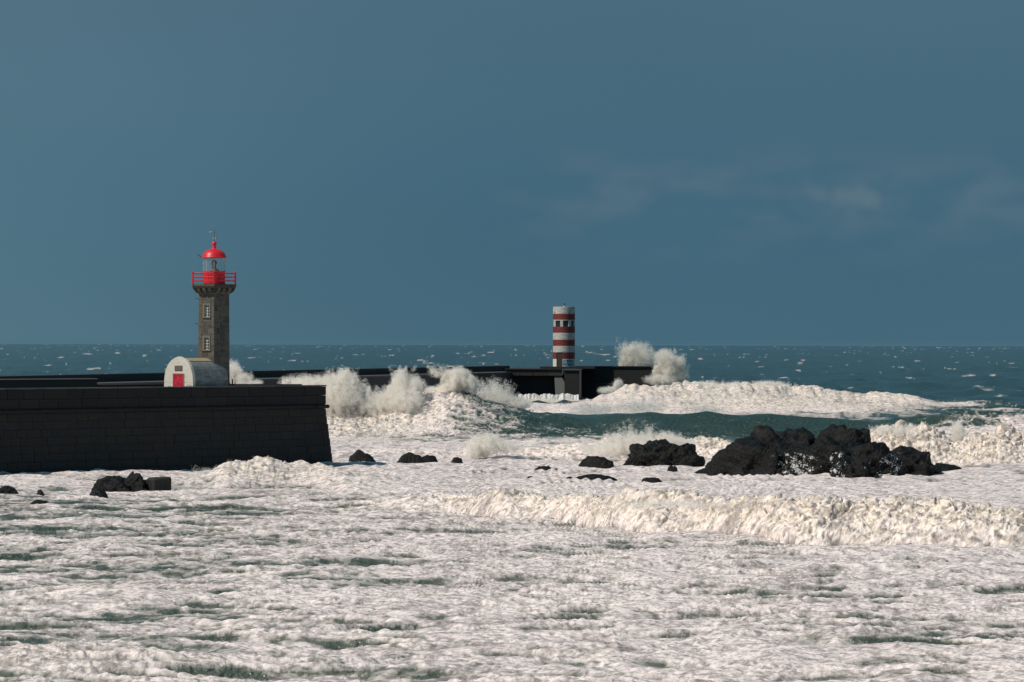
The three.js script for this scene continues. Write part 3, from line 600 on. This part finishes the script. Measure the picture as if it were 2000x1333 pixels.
  part('roof', new THREE.CylinderGeometry(RR - 0.05, RR - 0.02, 0.1, 48), std(lin(0.35, 0.35, 0.34), 0.8), S, 0, Y(600.6) + 0.052, 0);
  const bea = part('beacon', new THREE.CylinderGeometry(0.13, 0.17, 0.22, 14), wht, S, 0.05, Y(600.6) + 0.2, 0);
  part('beacon_lamp', new THREE.CapsuleGeometry(0.1, 0.28, 4, 10), matDark, bea, 0.03, 0.34, 0).rotation.z = -0.35;
  for (const x of [-0.85, 0.45]) part('wall_fitting', box(0.1, 0.22, 0.1), matDark, S, x * RR, Y(611), Math.sqrt(1 - x * x) * RR + 0.02);
}

// ---------------------------------------------------------------- rocks
const rockStd = (c, rough, o) => new THREE.MeshPhysicalMaterial({ color: c, roughness: rough, specularIntensity: 0.45, ...o });
const rockMats = [
  rockStd(lin(0.014, 0.013, 0.012), 0.55, { map: stoneMap2, bumpMap: fineNoise, bumpScale: 0.1 }),
  rockStd(lin(0.011, 0.011, 0.011), 0.5, { map: stoneMap, bumpMap: fineNoise, bumpScale: 0.1 }),
];
function rockGeo(w, h, dep, seed, detail = 26, rough = 1, planes = 16) {
  const r = rng(seed * 131 + 7), ns = [];
  for (let i = 0; i < planes; i++) { const z = r() * 2 - 0.75, a = r() * 6.283, q = Math.sqrt(Math.max(0, 1 - Math.min(1, z * z))); ns.push([Math.cos(a) * q, clamp(z, -1, 1), Math.sin(a) * q, 0.74 + r() * 0.3]); }
  let g = new THREE.IcosahedronGeometry(1, detail); g.deleteAttribute('uv'); g.deleteAttribute('normal'); g = mergeVertices(g, 1e-4);
  const p = g.attributes.position, s = seed * 3.7, big = Math.max(w, h, dep) / 2, uv = [];
  for (let i = 0; i < p.count; i++) {
    let x = p.getX(i), y = p.getY(i), z = p.getZ(i), acc = 1;
    for (const [a, b, c, e] of ns) { const k = x * a + y * b + z * c; if (k > 0.02) { const q = e / k; acc = Math.min(acc, q); } }
    let rr = mix(acc, 1, 0.25);
    const X = x * w / 2, Y = y * h, Z = z * dep / 2;
    const ridged = (f) => 1 - 2 * Math.abs(n3(X * f + s, Y * f * 1.4, Z * f - s));
    rr += rough * (0.10 * n3(x * 1.6 + s, y * 1.6, z * 1.6) + (0.13 * ridged(0.33) + 0.055 * ridged(0.9) + 0.025 * ridged(2.4)) / Math.max(1, big * 0.55) + 0.03 * n3(X * 0.3, (Y + X * 0.35) * 2.6, Z * 0.3 + s) / Math.max(1, big * 0.4));
    p.setXYZ(i, X * rr, Y * rr, Z * rr);
    uv.push((X * rr + Z * rr * 0.6) / 3, (Y * rr + Z * rr * 0.5) / 3);
  }
  g.setAttribute('uv', new THREE.Float32BufferAttribute(uv, 2));
  g.computeVertexNormals();
  return g;
}
// px range and top on the photograph, distance, and depth of the rock
function rockMesh(px0, px1, pyTop, d, dep, seed, o = {}) {
  const k = FOCAL / d, w = (px1 - px0) / k, c = at((px0 + px1) / 2, pyTop, d), sink = o.sink ?? 0.6;
  const h = c.y + sink;
  const m = new THREE.Mesh(rockGeo(w, h * 1.02, dep, seed, o.detail ?? 22, o.rough ?? 0.5, o.planes ?? 12), rockMats[o.mat ?? seed % 2]);
  m.position.set(c.x, -sink, -d);
  if (o.turn) m.rotation.y = o.turn;
  return m;
}
{
  const O = top(new THREE.Group(), 'rock_outcrop');
  tag(O, 'largest black wet rock mass with white water running down its front', 'rock');
  const add = (...a) => { const m = rockMesh(...a); m.name = 'boulder'; O.add(m); return m; };
  add(1352, 1620, 862, 296, 7, 3, { detail: 40, planes: 22, rough: 1.2 });
  add(1500, 1775, 858, 294, 8, 8, { detail: 64, planes: 22, rough: 1.5, mat: 1 });
  add(1452, 1545, 838, 299, 4.5, 12, { detail: 24, rough: 0.8, sink: -1.2 });
  add(1500, 1604, 834, 301, 5, 21, { detail: 26, rough: 0.8, sink: -1.0 });
  add(1590, 1670, 832, 300, 4.5, 31, { detail: 26, rough: 0.8, sink: -1.2 });
  add(1608, 1718, 829, 298, 5.5, 14, { detail: 32, rough: 0.8, sink: -0.6 });
  add(1690, 1835, 886, 299, 6, 17, { detail: 40, rough: 1.5 });
  add(1620, 1715, 897, 288.5, 3.2, 23, { detail: 30, rough: 1.3 });
  // white water draining down the front: a thin lacy sheet lying on the boulders
  O.updateMatrixWorld(true);
  const solid = mergeGeometries(O.children.map((m) => { const g = m.geometry.clone().applyMatrix4(m.matrixWorld); return g; }));
  const bvh = new MeshBVH(solid), ray = new THREE.Ray(), NX = 520, NY = 120, pts = [], keep = [], from = new THREE.Vector3(0, 0, 1);
  const veil = (px, py) => Math.max(
    Math.exp(-(((px - 1572) / 42) ** 2)) * sstep(884, 900, py), 0.8 * Math.exp(-(((px - 1645) / 26) ** 2)) * sstep(876, 892, py), 0.5 * Math.exp(-(((px - 1708) / 40) ** 2)) * sstep(893, 912, py), 0.85 * Math.exp(-(((px - 1765) / 34) ** 2)) * sstep(884, 896, py)) - 0.25 * n2(px / 14, py / 30);
  for (let j = 0; j <= NY; j++) for (let i = 0; i <= NX; i++) {
    const px = mix(1515, 1815, i / NX), py = mix(872, 942, j / NY), p = at(px, py, 285);
    ray.origin.copy(p).addScaledVector(from, 2); ray.direction.copy(from).negate();
    const hit = bvh.raycastFirst(ray, THREE.DoubleSide);
    pts.push(hit ? hit.point.addScaledVector(from, 0.05) : null);
    const fx = px + 0.25 * (py - 900) * n2(px / 60, 2), strand = 1 - 2.4 * Math.abs(n2(fx / 9 + 0.7 * n2(py / 9, fx / 11), py / 34)), lace = 1 - 2.2 * Math.abs(n2b(fx / 4.2, py / 9 + 3)), pool = n2(px / 16, py / 16);
    keep.push(veil(px, py) * 0.8 + 0.42 * strand + 0.36 * lace + 0.2 * pool);
  }
  const pos = [];
  for (let j = 0; j < NY; j++) for (let i = 0; i < NX; i++) {
    const a = j * (NX + 1) + i;
    for (const t of [[a, a + NX + 1, a + 1], [a + 1, a + NX + 1, a + NX + 2]]) {
      const q = t.map((k) => pts[k]);
      if (q.some((v) => !v || v.y < -0.1) || (keep[t[0]] + keep[t[1]] + keep[t[2]]) / 3 < 0.98) continue;
      if (Math.max(q[0].z, q[1].z, q[2].z) - Math.min(q[0].z, q[1].z, q[2].z) > 0.3) continue;
      for (const v of q) pos.push(v.x, v.y, v.z);
    }
  }
  let sg = new THREE.BufferGeometry(); sg.setAttribute('position', new THREE.Float32BufferAttribute(pos, 3)); sg = mergeVertices(sg, 1e-4); sg.computeVertexNormals();
  part('water_streams', sg, std(lin(0.50, 0.52, 0.52), 0.45, { side: THREE.DoubleSide }), O).userData.kind = 'stuff';
}
const loose = [
  [1128, 1206, 889, 311, 2.6, 41, 'low smooth dark rock dome left of the largest rock mass'],
  [1215, 1368, 864, 316, 5, 43, 'jagged black ledge joining the left end of the largest rock mass', { detail: 40, rough: 1.5 }],
  [1302, 1326, 908, 305, 0.8, 47, 'small dark rock in the foam under the jagged black ledge'],
  [1112, 1212, 928, 285, 1.6, 51, 'flat dark rock awash, longest of the low rocks in the centre foam', { sink: 0.3 }],
  [1250, 1298, 932, 281, 1.2, 53, 'flat dark rock awash just left below the largest rock mass', { sink: 0.3 }],
  [1036, 1106, 913, 301, 1.5, 57, 'flat broken dark rock awash, farthest back of the low centre rocks', { sink: 0.3, rough: 1.6 }],
  [1026, 1048, 931, 284, 0.7, 59, 'tiny dark rock awash, leftmost of the low centre rocks', { sink: 0.3 }],
  [1062, 1084, 933, 284, 0.6, 60, 'tiny flat rock awash, second of the low centre rocks', { sink: 0.3 }],
  [1104, 1124, 932, 285, 0.6, 62, 'tiny dark rock at the left tip of the longest flat rock', { sink: 0.3 }],
  [680, 738, 881, 327, 2.2, 65, 'rounded grey rock in the foam just right of the pier end'],
  [766, 838, 886, 321, 2, 67, 'low grey and black rock awash, right of the rounded grey rock'],
  [812, 858, 888, 323, 1.6, 69, 'small black rock touching the low grey and black rock'],
  [878, 906, 892, 322, 0.8, 70, 'thin sliver of black rock awash in the centre foam', { sink: 0.3 }],
  [738, 798, 934, 280, 1.0, 71, 'thin flat dark rock awash in front of the pier end', { sink: 0.3 }],
  [186, 296, 930, 262, 2.6, 73, 'broad black barnacled rock against the foot of the pier wall', { rough: 1.5, detail: 34 }],
  [168, 216, 956, 249, 1.4, 77, 'pointed black rock in the foam before the pier wall'],
  [48, 106, 974, 238, 1.2, 79, 'low black rock slanting out of the foam at lower left'],
  [-24, 40, 950, 254, 1.8, 81, 'black rock cut by the left edge of the picture'],
  [66, 90, 958, 253, 0.7, 83, 'small dark rock between the left edge rock and the pointed rock'],
  [1815, 1880, 903, 309, 1.5, 85, 'small dark rock trailing off right of the largest rock mass', { sink: 0.3 }],
];
for (const [a, b, py, d, dep, seed, label, o] of loose) tag(top(rockMesh(a, b, py, d, dep, seed, o), 'rock'), label, 'rock', 'rocks standing out of the foam');
{
  const c = at(310, 945, 262), blk = top(new THREE.Mesh(new RoundedBoxGeometry(1.35, 1.7, 1.3, 3, 0.12), weedShadeMats[1]), 'stone_block');
  const p = blk.geometry.attributes.position; for (let i = 0; i < p.count; i++) { p.setY(i, p.getY(i) * (1 + 0.08 * p.getX(i)) + 0.1 * n3(p.getX(i) * 2, p.getY(i), p.getZ(i) * 2)); p.setX(i, p.getX(i) + 0.06 * n3(p.getX(i) * 3, p.getY(i) * 3, 4)); }
  blk.geometry.computeVertexNormals();
  blk.position.set(c.x, 0.05, c.z); blk.rotation.set(0.04, 0.5, -0.05);
  tag(blk, 'squared dark stone block lying at the foot of the pier wall', 'block');
}

// ---------------------------------------------------------------- spray: drops thrown up by the breakers
function clump(seed, n, spread, r0, r1) {   // a handful of drops and shreds of water
  const r = rng(seed), gs = [];
  for (let i = 0; i < n; i++) {
    const s = mix(r0, r1, r() ** 2), g = new THREE.BufferGeometry();
    g.setAttribute('position', new THREE.Float32BufferAttribute([-1, 0, 0.35, 0, -0.8, 0, 0, 0.8, 0, 1, 0, 0.35], 3)); g.setIndex([0, 1, 2, 1, 3, 2]); g.computeVertexNormals();
    g.scale(s, s * (0.8 + r() * 0.8), s); g.rotateX(r() * 6.283); g.rotateZ(r() * 6.283); g.rotateY(r() * 6.283);
    g.translate(gauss(r) * spread, gauss(r) * spread, gauss(r) * spread);
    gs.push(g);
  }
  return mergeGeometries(gs);
}
const clumpGeo = clump(5, 20, 0.12, 0.016, 0.045);
let drops = 0;
function spray(name, label, d, spec, seed) {
  const r = rng(seed), k = FOCAL / d, mats = [], q = new THREE.Quaternion(), e = new THREE.Euler(), m4 = new THREE.Matrix4();
  const put = (v, s, share = 0.85) => { e.set(r() * 6.28, r() * 6.28, r() * 6.28); q.setFromEuler(e); m4.compose(v, q, new THREE.Vector3(s, s, s)); r() < share && mats.push(...m4.elements); };
  const size = spec.size ?? clamp(d / 360, 0.75, 1.9), ns = spec.ns ?? 1.0;
  // billows: [px, py, rx, ry, depth in m, count, edge]
  for (const [px, py, rx, ry, dep, count, edge = 1] of spec.billows ?? []) {
    let made = 0, tries = 0;
    while (made < count && tries++ < count * 12) {
      const a = gauss(r), b = gauss(r), c = gauss(r), l = Math.hypot(a, b, c), R = Math.pow(r(), 0.42) * 1.15, x = a / l * R, y = b / l * R, z = c / l * R;
      const v = at(px + x * rx, py + y * ry, d); v.z += z * dep;
      const n = fbm3((v.x + 0.25 * v.y) / (ns * 0.65) + seed, v.y / (ns * 1.9), v.z / ns, 4) * 2.5;
      const p = sstep(-0.25 * edge - 0.1, 0.45 * edge + 0.1, n + 0.75 - 1.35 * R * R);
      if (r() > p || v.y < -0.3) continue;
      put(v, size * mix(1.15, 0.7, R) * (0.7 + r() * 0.6), 0.5); made++;
    }
  }
  // jets: [px0, py0, px1, py1, bend px, spread px, count]
  for (const [x0, y0, x1, y1, bend, sp, count] of spec.jets ?? []) {
    for (let i = 0; i < count; i++) {
      const t = Math.pow(r(), 0.8), w = sp * (0.25 + t);
      const v = at(mix(x0, x1, t) + bend * t * t + gauss(r) * w * 0.6, mix(y0, y1, t) + gauss(r) * w * 0.6, d + gauss(r) * w / k);
      if (fbm3(v.x / 0.6 + seed, v.y / 0.6, v.z / 0.6, 2) < -0.12) continue;
      put(v, size * mix(1, 0.55, t) * (0.6 + r() * 0.6));
    }
  }
  const im = new THREE.InstancedMesh(clumpGeo, matSpray, mats.length / 16);
  im.instanceMatrix.array.set(mats);
  drops += mats.length / 16;
  tag(top(im, name), label, 'spray', null, 'stuff');
}
const fan = (seed, n, x0, x1, y0, lean, h0, h1, sp, count) => { const r = rng(seed), o = []; for (let i = 0; i < n; i++) { const x = mix(x0, x1, r()); const h = mix(h0, h1, r() ** 1.5) * (0.4 + 0.6 * Math.sin(Math.PI * clamp((x - x0) / (x1 - x0), 0.02, 0.98))); o.push([x, y0, x + (lean + (r() - 0.5) * 0.5) * h, y0 - h, (r() - 0.5) * h * 0.3, sp * (0.6 + r() * 0.8), count]); } return o; };
spray('sea_spray', 'wide white burst of spray just right of the stone pier end', 424, { billows: [[600, 755, 55, 24, 3, 5200], [660, 775, 60, 50, 4, 14000], [672, 745, 26, 26, 2, 3600, 1.3], [735, 795, 50, 34, 3, 7000], [790, 790, 42, 45, 3, 7000], [640, 810, 50, 22, 3, 5000]], jets: [...fan(1, 34, 600, 720, 765, 0.1, 15, 52, 3.4, 80), ...fan(2, 18, 550, 640, 752, -0.3, 8, 24, 3, 60), ...fan(51, 24, 700, 830, 790, -0.1, 15, 40, 4, 70)] }, 101);
spray('sea_spray', 'tall white plume left of the tallest green crest', 426, { billows: [[782, 756, 20, 38, 2, 3600, 1.2], [770, 790, 36, 30, 3, 5000], [812, 750, 20, 18, 2, 900, 1.6]], jets: fan(3, 34, 758, 806, 768, 0.05, 15, 56, 3, 80) }, 103);
spray('sea_spray', 'cream plume blown up off the top of the tallest wave crest', 429, { billows: [[895, 742, 28, 26, 2, 5200, 1.1], [880, 758, 30, 14, 2, 2600], [922, 752, 16, 18, 2, 1300, 1.3], [850, 765, 30, 10, 2, 1400]], jets: [...fan(4, 30, 865, 925, 752, -0.25, 10, 46, 3.5, 75), ...fan(5, 18, 850, 905, 735, -1.4, 8, 28, 4, 45)] }, 107);
spray('sea_spray', 'thin mist trailing right of the tallest crest before the breakwater', 434, { billows: [[965, 768, 48, 30, 3, 1900, 1.8], [985, 785, 40, 16, 3, 2200, 1.4], [1010, 790, 30, 10, 3, 1400]], jets: fan(6, 26, 935, 1020, 795, -0.6, 15, 50, 5, 40) }, 109);
spray('sea_spray', 'small white burst showing behind the foot of the granite lighthouse', 436, { billows: [[448, 728, 26, 24, 2, 2800, 1.1], [472, 738, 24, 12, 2, 1300], [480, 748, 34, 6, 2, 800]], jets: fan(7, 6, 440, 470, 730, 0.2, 8, 20, 5, 40) }, 113);
spray('sea_spray', 'feathery fan of spray thrown high behind the breakwater end wall', 694, { ns: 1.5, billows: [[1246, 702, 36, 30, 3, 1500, 2.4], [1236, 682, 26, 16, 2, 420, 2.4], [1264, 694, 18, 24, 2, 500, 2]], jets: [...fan(8, 44, 1212, 1284, 718, -0.04, 22, 60, 2.6, 62), ...fan(9, 16, 1212, 1240, 704, -0.5, 15, 46, 3, 34)] }, 127);
spray('sea_spray', 'curling white burst at the right end of the breakwater', 680, { ns: 1.5, billows: [[1300, 698, 24, 16, 3, 1300, 1.8], [1308, 722, 22, 26, 3, 2000, 1.5], [1326, 712, 16, 22, 2, 900, 1.8], [1298, 742, 40, 12, 3, 2600], [1334, 735, 14, 16, 2, 500, 1.6]], jets: [...fan(10, 54, 1276, 1332, 730, 0.12, 15, 54, 2.0, 60), ...fan(11, 16, 1320, 1342, 730, 0.4, 8, 26, 2, 40)] }, 131);
spray('sea_spray', 'small tuft of spray before the dark wing wall', 640, { billows: [[1208, 752, 9, 12, 1.5, 500, 1.2], [1190, 763, 22, 7, 2, 700]], jets: fan(12, 5, 1200, 1216, 758, 0, 6, 20, 3, 30) }, 137);
spray('sea_spray', 'pale mist lying behind the long green wave', 470, { billows: [[1250, 796, 80, 16, 6, 1100, 2.2], [1380, 802, 60, 12, 6, 500, 2.2], [1160, 800, 50, 12, 5, 900, 2]] }, 139);
spray('sea_spray', 'bright ragged burst breaking over the jagged black ledge', 324, { billows: [[1240, 868, 62, 26, 2.5, 5200, 1.2], [1195, 880, 52, 18, 2, 3200], [1298, 862, 38, 20, 2, 2300, 1.2], [1340, 868, 24, 10, 1.5, 700, 1.2]], jets: [...fan(13, 26, 1180, 1320, 862, -0.05, 12, 42, 5, 70), ...fan(14, 8, 1120, 1200, 880, -0.5, 10, 30, 6, 50)] }, 149);
spray('sea_spray', 'rounded puff of spray in the foam left of the rocks', 334, { billows: [[945, 868, 40, 24, 2, 3400, 1.1], [985, 872, 34, 16, 2, 1500, 1.3], [930, 884, 24, 14, 1.5, 1500]], jets: fan(15, 26, 915, 995, 872, 0.1, 8, 36, 4, 50) }, 151);
spray('sea_spray', 'boiling white burst right behind the largest rock mass', 328, { billows: [[1770, 850, 48, 20, 2.5, 4600, 1.5], [1800, 868, 66, 22, 3.5, 5600, 1.3], [1872, 852, 13, 32, 1.5, 1900, 1.1], [1730, 842, 40, 12, 2, 900, 1.7]], jets: [...fan(16, 10, 1862, 1882, 862, -0.05, 15, 40, 4, 70), ...fan(17, 40, 1730, 1850, 856, -0.1, 6, 30, 4, 50)] }, 157);
spray('sea_spray', 'white burst of spray at the right edge of the picture', 326, { billows: [[1960, 868, 44, 28, 2.5, 4200, 1.2], [1925, 885, 40, 16, 2, 2400], [2010, 870, 30, 24, 2, 1600]], jets: fan(18, 40, 1905, 2030, 872, 0, 8, 36, 4, 60) }, 163);
spray('sea_spray', 'loose drops flung up against the dark pier wall', 283, { size: 0.6, ns: 0.7, billows: [[440, 932, 62, 24, 1, 1800, 2.2], [520, 918, 50, 12, 1, 1200, 1.8], [390, 952, 30, 16, 1, 1400, 1.5], [470, 938, 90, 14, 1, 3600, 1.3], [600, 918, 60, 8, 1, 900, 1.8]], jets: fan(19, 40, 370, 600, 935, -0.3, 8, 40, 6, 30) }, 167);
spray('sea_spray', 'spray smoking off the crest of the farther white wave', 606, { billows: [[1500, 752, 40, 7, 3, 900, 1.3], [1440, 754, 40, 6, 3, 700], [1560, 764, 30, 5, 3, 450], [1380, 752, 40, 6, 3, 700], [1650, 778, 60, 4, 3, 500], [1800, 790, 60, 5, 3, 500]], jets: fan(20, 14, 1400, 1560, 756, -0.3, 4, 12, 4, 25) }, 173);
spray('sea_spray', 'spray smoking off the top of the nearest foam roller', 199, { size: 0.5, billows: [[1300, 985, 160, 10, 1, 900, 1.4], [1600, 985, 160, 10, 1, 1000, 1.4], [1850, 1000, 120, 10, 1, 700, 1.4]], jets: [...fan(21, 24, 1080, 1950, 992, 0, 5, 22, 6, 26)] }, 179);

spray('sea_spray', 'low mist where water pours off the breakwater apron', 641, { billows: [[1050, 792, 52, 13, 2, 2600, 2], [1100, 793, 42, 13, 2, 2200, 2], [1010, 788, 22, 14, 2, 900, 2], [1150, 792, 40, 10, 2, 900, 2]], jets: fan(61, 26, 1000, 1140, 796, 0, 8, 22, 3, 30) }, 181);
// white sheet of water pouring off the apron of the breakwater head
{
  const cols = 160, rows = 40, p = [], c = [], ix = [];
  for (let j = 0; j <= rows; j++) for (let i = 0; i <= cols; i++) {
    const u = i / cols, v = j / rows, x = mix(1.0, 11.15, u), f = n2(x * 0.7, v * 1.5) * 0.5 + n2b(x * 2.2, v * 4) * 0.3;
    const drop = sstep(0.28, 1.1, v), y = 1.66 - 4.2 * drop - 0.05 * u + 0.16 * n2(x * 0.5, 3) + 0.10 * n2b(x * 1.7, 8), z = -649.4 + 4.7 * Math.min(v / 0.3, 1) + 2.4 * drop + f * 0.15;
    p.push(x, y + f * 0.1, z);
    const w = clamp(0.34 + f * 0.6 + 0.6 * (1 - drop)); c.push(mix(0.24, 0.62, w), mix(0.28, 0.61, w), mix(0.30, 0.60, w));
    if (i < cols && j < rows) { const a = j * (cols + 1) + i; ix.push(a, a + cols + 1, a + 1, a + 1, a + cols + 1, a + cols + 2); }
  }
  const g = new THREE.BufferGeometry(); g.setAttribute('position', new THREE.Float32BufferAttribute(p, 3)); g.setAttribute('color', new THREE.Float32BufferAttribute(c, 3)); g.setIndex(ix); g.computeVertexNormals();
  tag(top(new THREE.Mesh(g, std(lin(1, 1, 1), 0.5, { vertexColors: true, side: THREE.DoubleSide })), 'overflow_water'), 'streaked white water pouring off the breakwater apron', 'waterfall', null, 'stuff');
}
scene.traverse((o) => { if (o.isMesh) { o.castShadow = true; o.receiveShadow = true; } });
renderer.render(scene, camera);
